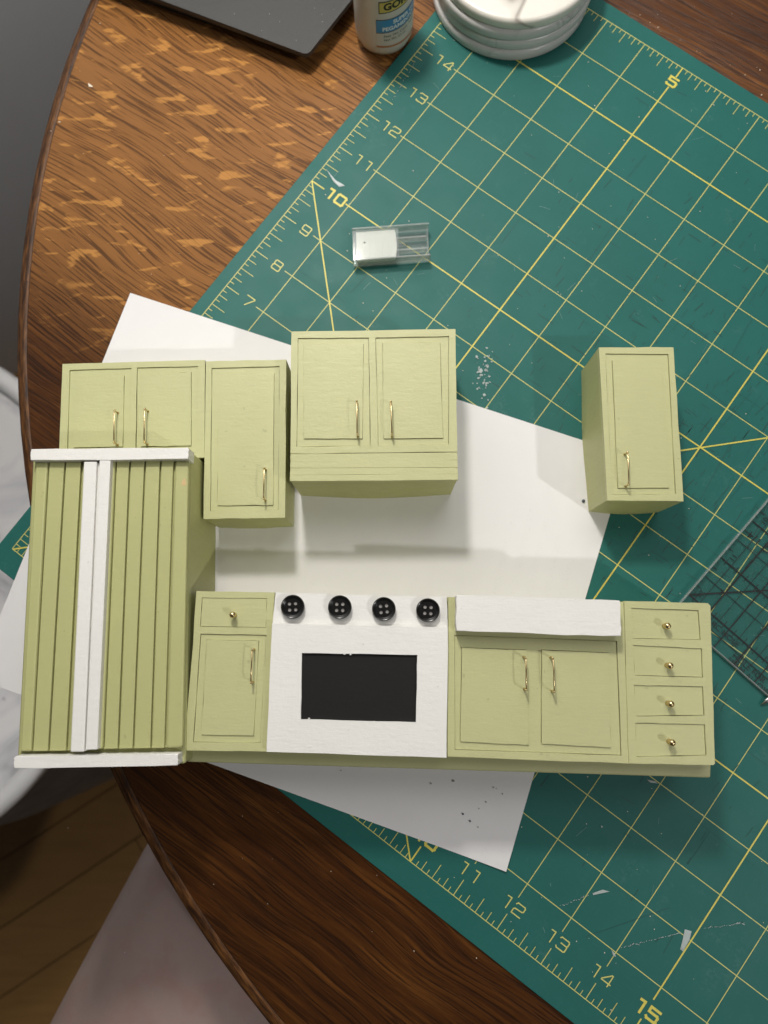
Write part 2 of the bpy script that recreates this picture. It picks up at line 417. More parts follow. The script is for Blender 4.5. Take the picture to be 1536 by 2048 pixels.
# ------------------------------------------------------------------ text
def text_mesh(s, size, xs=1.0, align='CENTER', bold=0.0):
    """flat outline of a word, in inches, centred on the origin"""
    cu = bpy.data.curves.new('word', 'FONT'); cu.body = s; cu.size = size; cu.align_x = align; cu.align_y = 'CENTER'
    cu.resolution_u = 3; cu.offset = bold
    o = bpy.data.objects.new('word', cu); COL.objects.link(o)
    dg = bpy.context.evaluated_depsgraph_get()
    me = bpy.data.meshes.new_from_object(o.evaluated_get(dg))
    bm = bmesh.new(); bm.from_mesh(me)
    bpy.data.objects.remove(o); bpy.data.curves.remove(cu); bpy.data.meshes.remove(me)
    for v in bm.verts: v.co.x *= xs
    return bm
DIG = {'0': [[(.1,.0),(.9,.0),(1,.12),(1,.88),(.9,1),(.1,1),(0,.88),(0,.12),(.1,.0)]],
 '1': [[(.30,.98),(.72,1.0),(.72,0)]],
 '2': [[(0,.85),(.1,1),(.9,1),(1,.9),(1,.62),(.88,.52),(.12,.46),(0,.36),(0,0),(1,0)]],
 '3': [[(0,.9),(.1,1),(.9,1),(1,.88),(1,.62),(.9,.53),(.3,.53)],[(.9,.53),(1,.44),(1,.1),(.9,0),(.1,0),(0,.1)]],
 '4': [[(.82,0),(.82,1),(.7,1),(0,.33),(0,.24),(1,.24)]],
 '5': [[(.98,1),(.02,1),(.02,.58),(.88,.58),(1,.47),(1,.12),(.88,0),(.1,0),(0,.1)]],
 '7': [[(0,1),(1,1),(1,.9),(.38,0)]],
 '8': [[(.12,.53),(.02,.62),(.02,.9),(.12,1),(.88,1),(.98,.9),(.98,.62),(.88,.53),(.12,.53),(0,.42),(0,.1),(.1,0),(.9,0),(1,.1),(1,.42),(.88,.53)]],
 '9': [[(1,.42),(.12,.42),(0,.52),(0,.9),(.1,1),(.9,1),(1,.9),(1,.1),(.9,0),(.1,0),(0,.1)]]}
def stroke(bm, pts, w, z):
    for k, (a, b) in enumerate(zip(pts, pts[1:])):
        a, b = Vector(a), Vector(b); d = (b-a)
        if d.length < 1e-6: continue
        d.normalize(); n = Vector((-d.y, d.x)) * w/2; a2, b2 = a - d*w*.5, b + d*w*.5
        bm.faces.new([bm.verts.new((p.x, p.y, z + k*1e-5)) for p in (a2-n, b2-n, b2+n, a2+n)])
def number(s, h, wd, gap, w):
    bm = bmesh.new(); tot = len(s)*wd + (len(s)-1)*gap; x = -tot/2
    for ch in s:
        for pl in DIG[ch]: stroke(bm, [(x + p[0]*wd, (p[1]-.5)*h) for p in pl], w, 0)
        x += wd + gap
    return bm

# ================================================================== SETTING
FZ = -29.0
bm = bmesh.new()
prism(rect(-70, 60, -60, 60), FZ-1.2, FZ-0.4, bm=bm)
floor = prop(build('floor', bm, FLOOR), kind='structure')
fa = math.radians(33); fx, fy = Vector((math.cos(fa), math.sin(fa))), Vector((-math.sin(fa), math.cos(fa)))
k = 0
for row in range(-12, 9):
    x = -62 + (row*17 % 23)
    while x < 40:
        ln = 24 + (row*7 + k*5) % 11; k += 1
        c0 = Vector((-6, -10))
        q = [c0 + fx*a + fy*b_ for a, b_ in ((x+.03, row*3.1+.03), (x+ln-.03, row*3.1+.03), (x+ln-.03, row*3.1+3.07), (x+.03, row*3.1+3.07))]
        mid = (q[0]+q[2])/2
        if -46 < mid.x < 12 and -40 < mid.y < 26:
            pl = build('floor_board', prism([tuple(p) for p in q], FZ-.45, FZ), FLOOR, floor)
        x += ln
wn = Vector((-.5, .866)); wt = Vector((.866, .5)); wb = wn*25
bm = prism([tuple(wb + wt*a + wn*c) for a, c in ((-60, 0), (45, 0), (45, 4), (-60, 4))], FZ-.4, 46)
prop(build('wall', bm, WALLM), 'plain grey painted wall beyond the table edge', 'wall')

# round oak table
TC = (13.52, 7.34); TR = 21.62
tab = thing('round_table', 'round golden brown oak table with dark rounded edge under everything', 'table', (TC[0], TC[1], FZ))
prof = [(0, 0), (TR-.30, 0), (TR-.288, -.012), (TR-.272, -.026), (TR-.25, -.012), (TR-.14, -.02), (TR-.05, -.07), (TR, -.20), (TR, -.62), (TR-.06, -.80), (TR-.2, -.9), (0, -.9)]
ztop = -0.075
bm = lathe(TC[0], TC[1], [(r, z+ztop) for r, z in prof], 160)
top = build('table_top', bm, [OAK, RIM], tab)
for p in top.data.polygons:
    c = p.center; rr = math.hypot(c.x, c.y)/S
    if rr > TR-.295: p.material_index = 1
smooth_angle(top, 50)
build('pedestal', lathe(TC[0], TC[1], [(0, FZ+1.2), (3.2, FZ+1.2), (2.4, FZ+5), (3.6, FZ+10), (2.2, FZ+18), (3.4, FZ+26), (6, -1.0), (0, -1.0)], 32), RIM, tab, True)
for a in range(4):
    d = Vector((math.cos(a*math.pi/2+.8), math.sin(a*math.pi/2+.8)))
    build('foot', tube([(TC[0]+d.x*t, TC[1]+d.y*t, FZ+h) for t, h in ((1.5, 5), (6, 3.6), (10, 1.6), (13, 1.0))], 1, 8, radii=[1.3, 1.2, 1.0, .98]), RIM, tab, True)

# ================================================================== CUTTING MAT
MA = -math.radians(36.55); MO = (-7.713, 1.543, 0)
mat = thing('cutting_mat', 'green self-healing cutting mat with yellow inch grid', 'cutting mat', (MO[0], MO[1], -0.07), MA)
def mo(o): return o
bm = prism(rect(-.28, 23.4, -.47, 17.38), 0, .07, .012, 2)
build('mat_sheet', bm, MAT, mat, local=True)
PZ = .0735
# print: lines interrupted where a number stands
bm = bmesh.new(); bmb = bmesh.new(); bmt = bmesh.new()
def ln(b, p, q, w, z=PZ):
    p, q = Vector(p), Vector(q); d = (q-p).normalized(); n = Vector((-d.y, d.x))*w/2
    m_ = max(1, int((q-p).length/1.0))
    b.faces.new([b.verts.new((v.x, v.y, z)) for v in (p-n, q-n, q+n, p+n)])
TH, TK = .0155, .028
LABG = (.36, .70)
for u in range(0, 24):
    thick = u % 5 == 0 and u > 0
    B = bmb if thick else bm; w = TK if thick else TH; z = PZ + (.0008 if thick else 0)
    if u in (0, 23): ln(B, (u, 0), (u, 17), TH, z); continue
    ln(B, (u, 0), (u, .34), w, z)
    top_end = 17 - (.0)
    if thick: ln(B, (u, .74), (u, 16.44), w, z); ln(B, (u, 16.72), (u, 17), w, z)
    else: ln(B, (u, .70), (u, 17), w, z)
for v in range(0, 18):
    thick = v % 5 == 0 and v > 0
    B = bmb if thick else bm; w = TK if thick else TH; z = PZ + (.0016 if thick else .0004)
    if v in (0, 17): ln(B, (0, v), (23, v), TH, z); continue
    ln(B, (0, v), (.34, v), w, z); ln(B, (.80 if v < 10 else .92, v), (23, v), w, z)
ln(bmb, (0.0, 10), (10, 0.0), TK, PZ+.0024)
ln(bmb, (0.02, 0.0), (17, 16.98), TK, PZ+.0028)
for e in range(0, 23*8+1):
    if e % 8 == 0: continue
    l = .30 if e % 4 == 0 else (.19 if e % 2 == 0 else .10)
    ln(bmt, (e/8, 0), (e/8, l), .013, PZ+.0032); ln(bmt, (e/8, 17), (e/8, 17-l), .013, PZ+.0032)
for e in range(0, 17*8+1):
    if e % 8 == 0: continue
    l = .34 if e % 4 == 0 else (.22 if e % 2 == 0 else .11)
    ln(bmt, (0, e/8), (l, e/8), .013, PZ+.0034)
build('grid_lines', bm, YELLOW, mat, local=True); build('bold_grid_lines', bmb, YELLOW_B, mat, local=True)
prop(build('ruler_ticks', bmt, YELLOW, mat, local=True), kind='stuff')
def matnum(s, u, v, bold, h=.21):
    b = number(s, h, .19 if not bold else .20, .075, .022 if not bold else .048)
    for q in b.verts: q.co.x += u; q.co.y += v; q.co.z += PZ+.004
    build('printed_number', b, YELLOW_B if bold else YELLOW, mat, local=True)
for v in range(1, 17): matnum(str(v), .60 if v < 10 else .64, v, v % 5 == 0) if all(c in DIG for c in str(v)) else None
for u in range(9, 18):
    if all(c in DIG for c in str(u)): matnum(str(u), u, .52, u % 5 == 0)
matnum('5', 5, 16.58, True)
# knife marks and scuffs
bm = bmesh.new(); bs = bmesh.new()
def m2(px): return px
R_ = random.Random(3)
for i in range(800):
    u, v = R_.gauss(9.5, 2.6), R_.gauss(9.0, 3.0)
    if R_.random() < .25: u, v = R_.uniform(4, 17), R_.uniform(1.5, 16)
    al = R_.gauss(math.pi/2 if R_.random() < .65 else 0, .10); l = abs(R_.gauss(.10, .13)) + .03
    d = Vector((math.cos(al), math.sin(al)))*l
    ln(bm, (u, v), (u+d.x, v+d.y), R_.uniform(.006, .016), PZ+.0001)
for i in range(240):
    u, v = R_.uniform(0, 17), R_.uniform(0, 17); r = R_.uniform(.004, .012)
    bs.faces.new([bs.verts.new((u+r*math.cos(t)*R_.uniform(.6, 1.5), v+r*math.sin(t), PZ+.0045)) for t in (0, 1.2, 2.5, 3.9, 5.2)])
for i in range(45):
    u, v = R_.gauss(9, 3.5), R_.gauss(9, 3.5); al = R_.choice((0, math.pi/2, math.pi/2, .9))+R_.gauss(0, .05); l = R_.uniform(.5, 1.8)
    d = Vector((math.cos(al), math.sin(al)))*l; ln(bm, (u, v), (u+d.x, v+d.y), R_.uniform(.004, .008), PZ+.0002)
bl = bmesh.new()
for i in range(110):
    u, v = R_.uniform(0, 17), R_.uniform(0, 17); al = R_.uniform(0, 6.3); l = R_.uniform(.03, .28)
    d = Vector((math.cos(al), math.sin(al)))*l; ln(bl, (u, v), (u+d.x, v+d.y), R_.uniform(.004, .009), PZ+.0047)
prop(build('pale_scratches', bl, SCUFF, mat, local=True), kind='stuff')
prop(build('knife_marks', bm, SCRATCH, mat, local=True), kind='stuff')
prop(build('pale_specks', bs, CRUMB, mat, local=True), kind='stuff')

# dried glue strings and films (world coordinates)
bm = bmesh.new()
def blob(bm, pts, z):
    c = Vector((sum(p[0] for p in pts)/len(pts), sum(p[1] for p in pts)/len(pts)))
    lo = [bm.verts.new((p[0], p[1], z)) for p in pts]; hi = [bm.verts.new((c.x+(p[0]-c.x)*.8, c.y+(p[1]-c.y)*.8, z+.008)) for p in pts]
    for i in range(len(pts)): bm.faces.new((lo[i], lo[(i+1) % len(pts)], hi[(i+1) % len(pts)], hi[i]))
    bm.faces.new(hi)
GZ = .008
blob(bm, [(5.422,-5.579),(5.549,-5.613),(5.503,-5.769),(5.371,-5.968),(5.318,-5.926),(5.374,-5.752)], GZ)
blob(bm, [(3.738,-4.956),(3.928,-4.893),(4.057,-4.928),(3.925,-4.955),(3.746,-4.991)], GZ)
blob(bm, [(4.041,-5.941),(4.103,-6.001),(4.128,-6.070),(4.073,-6.045)], GZ)
blob(bm, [(-1.454,9.853),(-1.365,9.734),(-1.233,9.568),(-1.036,9.449),(-1.166,9.427),(-1.287,9.545)], GZ)
blob(bm, [(4.844,-2.897),(5.014,-2.933),(5.069,-2.979),(4.917,-2.961)], GZ)
blob(bm, [(3.939,-3.740),(3.985,-3.767),(3.956,-3.794)], GZ)
P1 = [(4.209,-5.914),(5.334,-5.649)]; P2 = [(5.756,-5.568),(6.550,-5.468)]; P3 = [(3.103,-5.188),(3.690,-4.992)]; P4 = [(-0.024,11.464),(0.545,12.479)]
for P, nn in ((P1, 26), (P2, 20), (P3, 12), (P4, 14)):
    for i in range(nn):
        q = lerp(P[0], P[1], (i+R_.random()*.7)/nn); l = R_.uniform(.015, .06); a = math.atan2(P[1][1]-P[0][1], P[1][0]-P[0][0])+R_.uniform(-.6, .6)
        w = R_.uniform(.004, .012)
        d = Vector((math.cos(a), math.sin(a)))*l; n = Vector((-d.y, d.x)).normalized()*w
        blob(bm, [(q[0], q[1]), (q[0]+d.x, q[1]+d.y), (q[0]+d.x+n.x, q[1]+d.y+n.y), (q[0]+n.x, q[1]+n.y)], GZ)
for i in range(60):
    c = [(1.886,5.148)][0]; x, y = c[0]+R_.gauss(0, .10), c[1]+R_.gauss(0, .28); r = abs(R_.gauss(0, .012))+.004
    blob(bm, [(x+r*math.cos(t)*R_.uniform(.6, 1.8), y+r*math.sin(t)*R_.uniform(.6, 1.8)) for t in (0, 1.3, 2.6, 3.8, 5)], GZ)
prop(build('glue_residue', bm, GLUE), 'scraps and strings of dried clear glue scattered on the mat', 'glue', kind='stuff')

# ================================================================== PAPER
pap = thing('paper_sheet', 'plain white sheet of printer paper lying skewed under the cabinets', 'paper', (-1.7, 1.2, 0.012))
TL, TRc, BR, BL = (-5.59, 7.01), (4.786, 3.46), (2.12, -4.57), (-8.256, -1.02)
bm = bmesh.new(); nu, nv = 44, 34
g = [[None]*(nv+1) for _ in range(nu+1)]
for i in range(nu+1):
    for j in range(nv+1):
        a = lerp(TL, TRc, i/nu); b = lerp(BL, BR, i/nu); p = lerp(a, b, j/nv)
        e = min(i/nu, 1-i/nu, j/nv, 1-j/nv)
        h = .012 + .006*max(0, math.sin(i*.31+.4)*math.sin(j*.27+.9)) + .05*max(0, (i/nu-.86)/.14)**2*max(0, (j/nv-.8)/.2)
        g[i][j] = bm.verts.new((p[0], p[1], h))
for i in range(nu):
    for j in range(nv): bm.faces.new((g[i][j], g[i+1][j], g[i+1][j+1], g[i][j+1]))
sh = build('sheet', bm, PAPER, pap, False)
sol = sh.modifiers.new('thickness', 'SOLIDIFY'); sol.thickness = .004*S; sol.offset = -1
bm = bmesh.new(); bm2 = bmesh.new()
for (x, y), r in zip([(0.722,-2.987),(1.154,-2.939),(1.917,-3.056),(1.974,-3.075),(2.087,-3.175),(1.769,-3.322),(1.633,-3.441),(-1.008,-2.752),(8.013,13.868)], (.02, .028, .018, .01, .016, .018, .014, .015, .001)):
    if y > 8: continue
    r *= .75; lathe(x, y, [(r, .03), (r*.9, .036), (0, .038)], 10, bm)
for (x, y), r in zip([(3.851,2.503),(1.327,-3.542),(1.458,-3.669),(1.608,-3.777)], (.034, .02, .02, .01)):
    lathe(x, y, [(r, .03), (r*.9, .04), (0, .044)], 10, bm2)
prop(build('paint_drops', bm, DOT2, pap), kind='stuff'); prop(build('paint_drops', bm2, DOT, pap), kind='stuff')

# ================================================================== CABINETS
def carcass(parent, poly, z0, z1, m=GREEN_V, bulge=0.03):
    """open-backed box of thin card: four walls and a front sheet"""
    bm = bmesh.new(); n = len(poly); lev = 6; rings = []
    c = Vector((sum(p[0] for p in poly)/n, sum(p[1] for p in poly)/n)); dense = wobble(poly, 8, .002)
    for k in range(lev+1):
        t = k/lev; ring = []
        for i, p in enumerate(dense):
            s = (i % 8)/8; amt = bulge*math.sin(s*math.pi)*(1-t)
            d = (Vector(p)-c).normalized(); ring.append(bm.verts.new((p[0]+d.x*amt, p[1]+d.y*amt, z0+(z1-z0)*t)))
        rings.append(ring)
    m_ = len(dense)
    for a, b in zip(rings, rings[1:]):
        for i in range(m_): bm.faces.new((a[i], a[(i+1) % m_], b[(i+1) % m_], b[i]))
    bm.faces.new(rings[-1]); bm.faces.new(rings[0][::-1])
    return smooth_angle(build('carcass', bm, m, parent), 35)
FT = .024; GAP = .0065   # thickness of the card layers
def face_frame(parent, outer, holes, z, m=GREEN):
    return build('face_frame', holed(wobble(outer, 6, .004), [wobble(h, 5, .003) for h in holes], z-.11, z), m, parent)
def handle(parent, a, b, z, h=.20, r=.0145):
    """bent brass pull: straight bar on two flared posts"""
    a, b = Vector((*a, 0)), Vector((*b, 0)); d = (b-a).normalized()
    A, B = a + Vector((0, 0, z)), b + Vector((0, 0, z))
    U = Vector((0, 0, h))
    pts = [A, A+U*.55, A+U*.86+d*.008, A+U+d*.05, (A+B)/2+U*1.03, B+U-d*.05, B+U*.86-d*.008, B+U*.55, B]
    rad = [r*1.5, r*.95, r*1.25, r*.95, r*.9, r*.95, r*1.25, r*.95, r*1.5]
    bm = tube(pts, r, 10, radii=rad)
    for P in (A, B): ball(P+U*.93, r*1.35, bm, 12); ball(P+Vector((0, 0, .005)), r*1.7, bm, 12)
    return build('handle', bm, GOLD, parent, True)
def knob(parent, c, z, r=.058):
    bm = lathe(c[0], c[1], [(0, z-.005), (.045, z-.005), (.045, z+.01), (.026, z+.03), (.024, z+.07), (.036, z+.085), (.054, z+.11), (r, z+.14), (.052, z+.17), (.034, z+.192), (0, z+.2)], 20)
    return build('knob', bm, GOLD, parent, True)
def door(parent, outer, inner, z, hnd=None, m=GREEN):
    d = build('door', holed(wobble(offset_poly(outer, GAP), 5, .002), [wobble(offset_poly(inner, -GAP*.8), 6, .002)], z-.11, z-FT), m, parent)
    build('panel', prism(wobble(inner, 6, .003), z-.11, z+.001), m, d)
    if hnd: handle(d, hnd[0], hnd[1], z)
    return d
def ctr(q): return (sum(p[0] for p in q)/len(q), sum(p[1] for p in q)/len(q))

UP = 'small sage green wall cabinets'
# double cabinet behind the refrigerator
Z = 1.25; o = [(-6.370,4.991),(-3.617,5.061),(-3.556,3.142),(-6.311,3.060)]
T = thing('wall_cabinet', 'short two-door green cabinet partly hidden behind the top of the refrigerator', 'cabinet', (*ctr(o), 0.01), group=UP)
d1 = [(-6.226,4.870),(-5.034,4.906),(-4.990,3.203),(-6.166,3.176)]; d2 = [(-4.924,4.915),(-3.747,4.941),(-3.702,3.238),(-4.867,3.212)]
carcass(T, o, .012, Z-.12); face_frame(T, o, [d1, d2], Z)
door(T, d1, [(-6.102,4.739),(-5.166,4.756),(-5.122,3.358),(-6.053,3.340)], Z, [(-5.242,4.013),(-5.213,3.387)]); door(T, d2, [(-4.811,4.785),(-3.878,4.822),(-3.821,3.374),(-4.770,3.357)], Z, [(-4.669,4.041),(-4.648,3.396)])
# single cabinet
Z = 1.27; o = [(-3.591,5.024),(-2.047,5.058),(-2.009,1.993),(-3.527,1.967)]
T = thing('wall_cabinet', 'tall single-door green cabinet between the refrigerator and the widest cabinet', 'cabinet', (*ctr(o), 0.01), group=UP)
d1 = [(-3.480,4.893),(-2.174,4.928),(-2.133,2.135),(-3.411,2.117)]
carcass(T, o, .012, Z-.12); face_frame(T, o, [d1], Z)
door(T, d1, [(-3.342,4.783),(-2.276,4.779),(-2.238,2.229),(-3.275,2.226)], Z, [(-2.384,2.895),(-2.380,2.314)])
# hood cabinet
Z = 1.68; o = [(-1.899,5.455),(1.171,5.491),(1.178,2.627),(-1.881,2.604)]
T = thing('wall_cabinet', 'wide two-door green cabinet with grooved range hood strips along its bottom', 'cabinet', (*ctr(o), 0.01), group=UP)
d1 = [(-1.779,5.327),(-0.451,5.331),(-0.411,3.262),(-1.765,3.242)]; d2 = [(-0.324,5.331),(1.048,5.355),(1.020,3.278),(-0.274,3.262)]
oc = [(-1.899,5.455),(1.171,5.491),(1.169,2.645),(-1.872,2.623)]
carcass(T, oc, .012, Z-.12, bulge=.07)
face_frame(T, [(-1.899,5.455),(1.171,5.491),(1.172,3.142),(-1.873,3.116)], [d1, d2], Z)
door(T, d1, [(-1.660,5.219),(-0.553,5.205),(-0.561,3.394),(-1.630,3.396)], Z, [(-0.658,4.047),(-0.645,3.432)]); door(T, d2, [(-0.188,5.227),(0.879,5.238),(0.915,3.403),(-0.169,3.393)], Z, [(-0.036,4.036),(-0.018,3.430)])
ys = [(-1.872,3.109),(-1.872,2.976),(-1.872,2.845),(-1.874,2.715),(-1.876,2.604)]; ye = [(1.172,3.135),(1.174,2.988),(1.175,2.853),(1.176,2.733),(1.178,2.622)]
for k in range(4):
    q = [lerp(ys[k], ys[k+1], .012), lerp(ye[k], ye[k+1], .012), lerp(ye[k], ye[k+1], .995), lerp(ys[k], ys[k+1], .995)]
    build('hood_strip', prism(wobble(q, 5, .002), Z-.12, Z+(-.004, -.001, -.005, -.001)[k], .003, 1), GREEN, T)
# lone cabinet on the right
Z = 1.37; o = [(3.915,5.240),(5.327,5.235),(5.343,2.272),(3.949,2.292)]
T = thing('wall_cabinet', 'single-door green cabinet standing alone at the right on the mat', 'cabinet', (*ctr(o), 0.01), group=UP)
d1 = [(4.033,5.118),(5.223,5.103),(5.213,2.409),(4.038,2.401)]
carcass(T, o, .012, Z-.12, bulge=.05); face_frame(T, o, [d1], Z)
door(T, d1, [(4.162,4.979),(5.083,4.985),(5.092,2.526),(4.158,2.523)], Z, [(4.303,3.155),(4.293,2.551)])

# ------------------------------------------------------------------ base cabinet run
Z = 1.95
o = [(-3.430,0.602),(5.469,0.397),(5.380,-2.295),(-3.523,-2.084)]
T = thing('base_cabinet_run', 'long green base cabinet run with oven, sink front and drawers', 'cabinets', (*ctr(o), 0.03))
carcass(T, inset_poly(o, .03), .035, Z-.12, bulge=.0)
kb = [(-3.608,-2.055),(5.492,-2.240),(5.457,-2.580),(-3.596,-2.340)]
build('kick_board', prism(kb, .035, 1.55, .03, 2), GREEN, T)
# left unit
lu = [(-3.430,0.602),(-2.061,0.576),(-2.137,-2.097),(-3.523,-2.084)]
q1 = [(-3.330,0.489),(-2.195,0.476),(-2.200,-0.031),(-3.346,-0.010)]; q2 = [(-3.333,-0.134),(-2.188,-0.155),(-2.243,-1.955),(-3.393,-1.949)]
face_frame(T, lu, [q1, q2], Z)
dr = build('drawer_front', prism(wobble(offset_poly(q1, GAP), 5, .002), Z-.11, Z-.012), GREEN, T); knob(dr, [(-2.755,0.187)][0], Z)
door(T, q2, [(-3.220,-0.241),(-2.324,-0.257),(-2.369,-1.836),(-3.255,-1.821)], Z, [(-2.394,-0.402),(-2.401,-0.949)])
# oven
ZD = 2.06; ZP = 1.985
ov = build('oven_front', holed(wobble([(-2.076,0.050),(0.933,-0.024),(0.887,-2.172),(-2.124,-2.083)], 6, .003), [wobble([(-1.560,-0.456),(0.411,-0.487),(0.381,-1.602),(-1.557,-1.558)], 6, .004)], Z-.11, ZD), WHITE, T)
build('oven_window', prism([(-1.633,-0.408),(0.458,-0.422),(0.434,-1.651),(-1.620,-1.622)], Z-.10, ZD-.05), BLACK, ov)
bmf = bmesh.new()
for (x, y) in [(-1.421,-1.542),(-0.831,-0.472),(-0.325,-1.589),(-0.224,-1.597),(-0.729,-0.481)]:
    bmesh.ops.create_icosphere(bmf, subdivisions=1, radius=.016, matrix=Matrix.Translation((x, y, ZD-.012)) @ Matrix.Diagonal((random.uniform(.6, 1.6), random.uniform(.5, 1), .6, 1)))
prop(build('paint_flakes', bmf, WHITE, ov), kind='stuff')
cp = build('control_panel', prism(wobble([(-2.043,0.570),(0.932,0.497),(0.938,-0.041),(-2.083,0.025)], 5, .002), Z-.11, ZP, .006, 1), WHITE, T)
def button(parent, c, z, r=.205, a=0):
    bm = bmesh.new(); hr = .030; hs = .052
    circ = lambda cx, cy, rr, n: [(cx+rr*math.cos(2*math.pi*k/n), cy+rr*math.sin(2*math.pi*k/n)) for k in range(n)]
    hc = [(c[0]+hs*1.414*math.cos(a+math.pi/4+k*math.pi/2), c[1]+hs*1.414*math.sin(a+math.pi/4+k*math.pi/2)) for k in range(4)]
    holed(circ(*c, r*.72, 32), [circ(x, y, hr, 12) for x, y in hc], z+.09, z+.105, bm)
    lathe(c[0], c[1], [(r*.70, z+.09), (r*.66, z+.02), (r*.93, z+.02), (r*.99, z+.05), (r, z+.085), (r*.98, z+.118), (r*.92, z+.132), (r*.85, z+.128), (r*.76, z+.110), (r*.70, z+.1045)], 48, bm)
    b = build('button_knob', bm, BUTTON, parent); smooth_angle(b, 35)
    bm = bmesh.new()
    lathe(c[0], c[1], [(0, z), (r*.6, z), (r*.6, z+.088), (0, z+.088)], 24, bm)
    prop(build('shaded_hole_fill', bm, THREADHOLE, b))
for i, (x, y) in enumerate([(-1.728,0.326),(-0.917,0.318),(-0.160,0.288),(0.596,0.267)]): button(cp, (x, y), ZP, a=(.05, 0, .1, -.06)[i])
# sink unit
su = [(0.952,0.499),(3.982,0.409),(3.948,-2.275),(0.911,-2.170)]
hole = [(1.056,-0.152),(3.840,-0.252),(3.829,-2.146),(1.036,-2.061)]
face_frame(T, su, [hole], Z)
SD1, SD2 = [(1.182,-0.368),(2.298,-0.405),(2.280,-1.980),(1.133,-1.925)], [(2.551,-0.405),(3.692,-0.454),(3.654,-2.017),(2.499,-1.960)]
sk = build('recessed_panel', holed(offset_poly(hole, GAP), [offset_poly(q, -GAP*.8) for q in (SD1, SD2)], Z-.11, Z-FT), GREEN, T)
for inner, h in ((SD1, [(2.232,-0.523),(2.230,-1.059)]), (SD2, [(2.693,-0.531),(2.696,-1.091)])):
    dd = build('door', prism(wobble(inner, 6, .003), Z-.11, Z+.002), GREEN, T)
    handle(dd, h[0], h[1], Z+.003, h=.22)
ap = build('sink_apron', prism(wobble([(1.069,0.516),(3.827,0.428),(3.817,-0.163),(1.065,-0.082)], 9, .006), Z-.01, 2.27, .014, 2, jit=0.002), WHITE, T)
# drawer unit
du = [(3.991,0.430),(5.428,0.392),(5.468,0.345),(5.376,-2.268),(5.349,-2.293),(3.948,-2.269)]
dq = [[(4.110,0.313),(5.257,0.272),(5.264,-0.229),(4.111,-0.209)], [(4.105,-0.318),(5.277,-0.376),(5.264,-0.861),(4.111,-0.830)],
      [(4.088,-0.988),(5.255,-1.011),(5.248,-1.489),(4.103,-1.506)], [(4.079,-1.613),(5.249,-1.634),(5.243,-2.137),(4.074,-2.167)]]
face_frame(T, du, dq, Z+.015)
for q, c in zip(dq, [(4.666,0.004),(4.672,-0.659),(4.651,-1.288),(4.635,-1.915)]):
    dr = build('drawer_front', prism(wobble(offset_poly(q, GAP), 4, .002), Z-.11, Z-.006), GREEN, T); knob(dr, c, Z)

# ------------------------------------------------------------------ refrigerator
FBZ, FDZ, FCZ = 2.02, 2.20, 2.34
o = [(-6.437,3.037),(-3.631,3.077),(-3.497,-2.154),(-6.344,-2.234)]
T = thing('refrigerator', 'large green panelled refrigerator with white handles, crown and base trim', 'refrigerator', (*ctr(o), 0.03))
body = prism([(-6.439,3.065),(-3.614,3.105),(-3.491,-2.291),(-6.336,-2.340)], .035, FBZ, .045, 3)
build('carcass', body, GREEN_V, T)
LD = build('left_door', prism([(-6.344,2.878),(-5.015,2.902),(-4.953,-2.051),(-6.258,-2.079)], FBZ-.01, 2.115), GREEN_V, T)
RD = build('right_door', prism([(-5.007,2.902),(-3.636,2.927),(-3.541,-1.999),(-4.945,-2.043)], FBZ-.01, 2.115), GREEN_V, T)
prop(LD, 'narrow left door of vertical slats'); prop(RD, 'wide right door of vertical slats')
LD.name = 'door'; RD.name = 'door'
def slats(dr, tops, bots, z):
    for k in range(len(tops)-1):
        a, b = tops[k], tops[k+1]; c, d = bots[k+1], bots[k]
        g = .032
        q = [(a[0]+(g*.5 if k else 0), a[1]), (b[0]-(g*.5 if k < len(tops)-2 else 0), b[1]), (c[0]-(g*.5 if k < len(tops)-2 else 0), c[1]), (d[0]+(g*.5 if k else 0), d[1])]
        s = build('slat', prism(q, 2.11, z, .012 if 0 < k < len(tops)-2 else .035, 2), GREEN_V, dr)
slats(LD, [(-6.299,2.851),(-6.064,2.851),(-5.772,2.850),(-5.480,2.850),(-5.348,2.850)], [(-6.212,-2.067),(-6.008,-2.063),(-5.732,-2.058),(-5.432,-2.053),(-5.298,-2.049)], FDZ)
slats(RD, [(-5.014,2.876),(-4.872,2.876),(-4.628,2.875),(-4.360,2.875),(-4.086,2.874),(-3.848,2.873),(-3.593,2.873)], [(-4.966,-2.024),(-4.816,-2.024),(-4.569,-2.019),(-4.320,-2.014),(-4.024,-2.010),(-3.791,-2.005),(-3.504,-1.996)], FDZ)
hb = prism([(-5.395,2.834),(-5.167,2.834),(-5.095,-2.055),(-5.322,-2.056)], 2.10, 2.31, .018, 2); build('handle_strip', hb, WHITE_V, T)
hb = prism([(-5.170,2.820),(-5.126,2.820),(-5.063,-2.026),(-5.103,-2.042)], 2.10, 2.235, .004, 1); build('handle_strip', hb, WHITE_V, T)
hb = prism([(-5.114,2.883),(-4.921,2.882),(-4.870,-2.012),(-5.064,-2.020)], 2.10, 2.33, .012, 2); build('handle_strip', hb, WHITE_V, T)
build('crown_trim', prism(wobble([(-6.322,3.053),(-3.563,3.073),(-3.563,2.869),(-6.316,2.852)], 6, .003), 1.96, 2.34, .014, 2), WHITE, T)
build('base_trim', prism(wobble([(-6.241,-2.130),(-3.540,-2.083),(-3.541,-2.265),(-6.235,-2.320)], 6, .003), 1.5, 2.31, .014, 2), WHITE, T)
chip = [(-3.684,2.524),(-3.641,2.551),(-3.621,2.480),(-3.610,2.435),(-3.671,2.427),(-3.707,2.444)]
build('paint_chip', prism(chip, 2.19, 2.2025), CHIP, T)

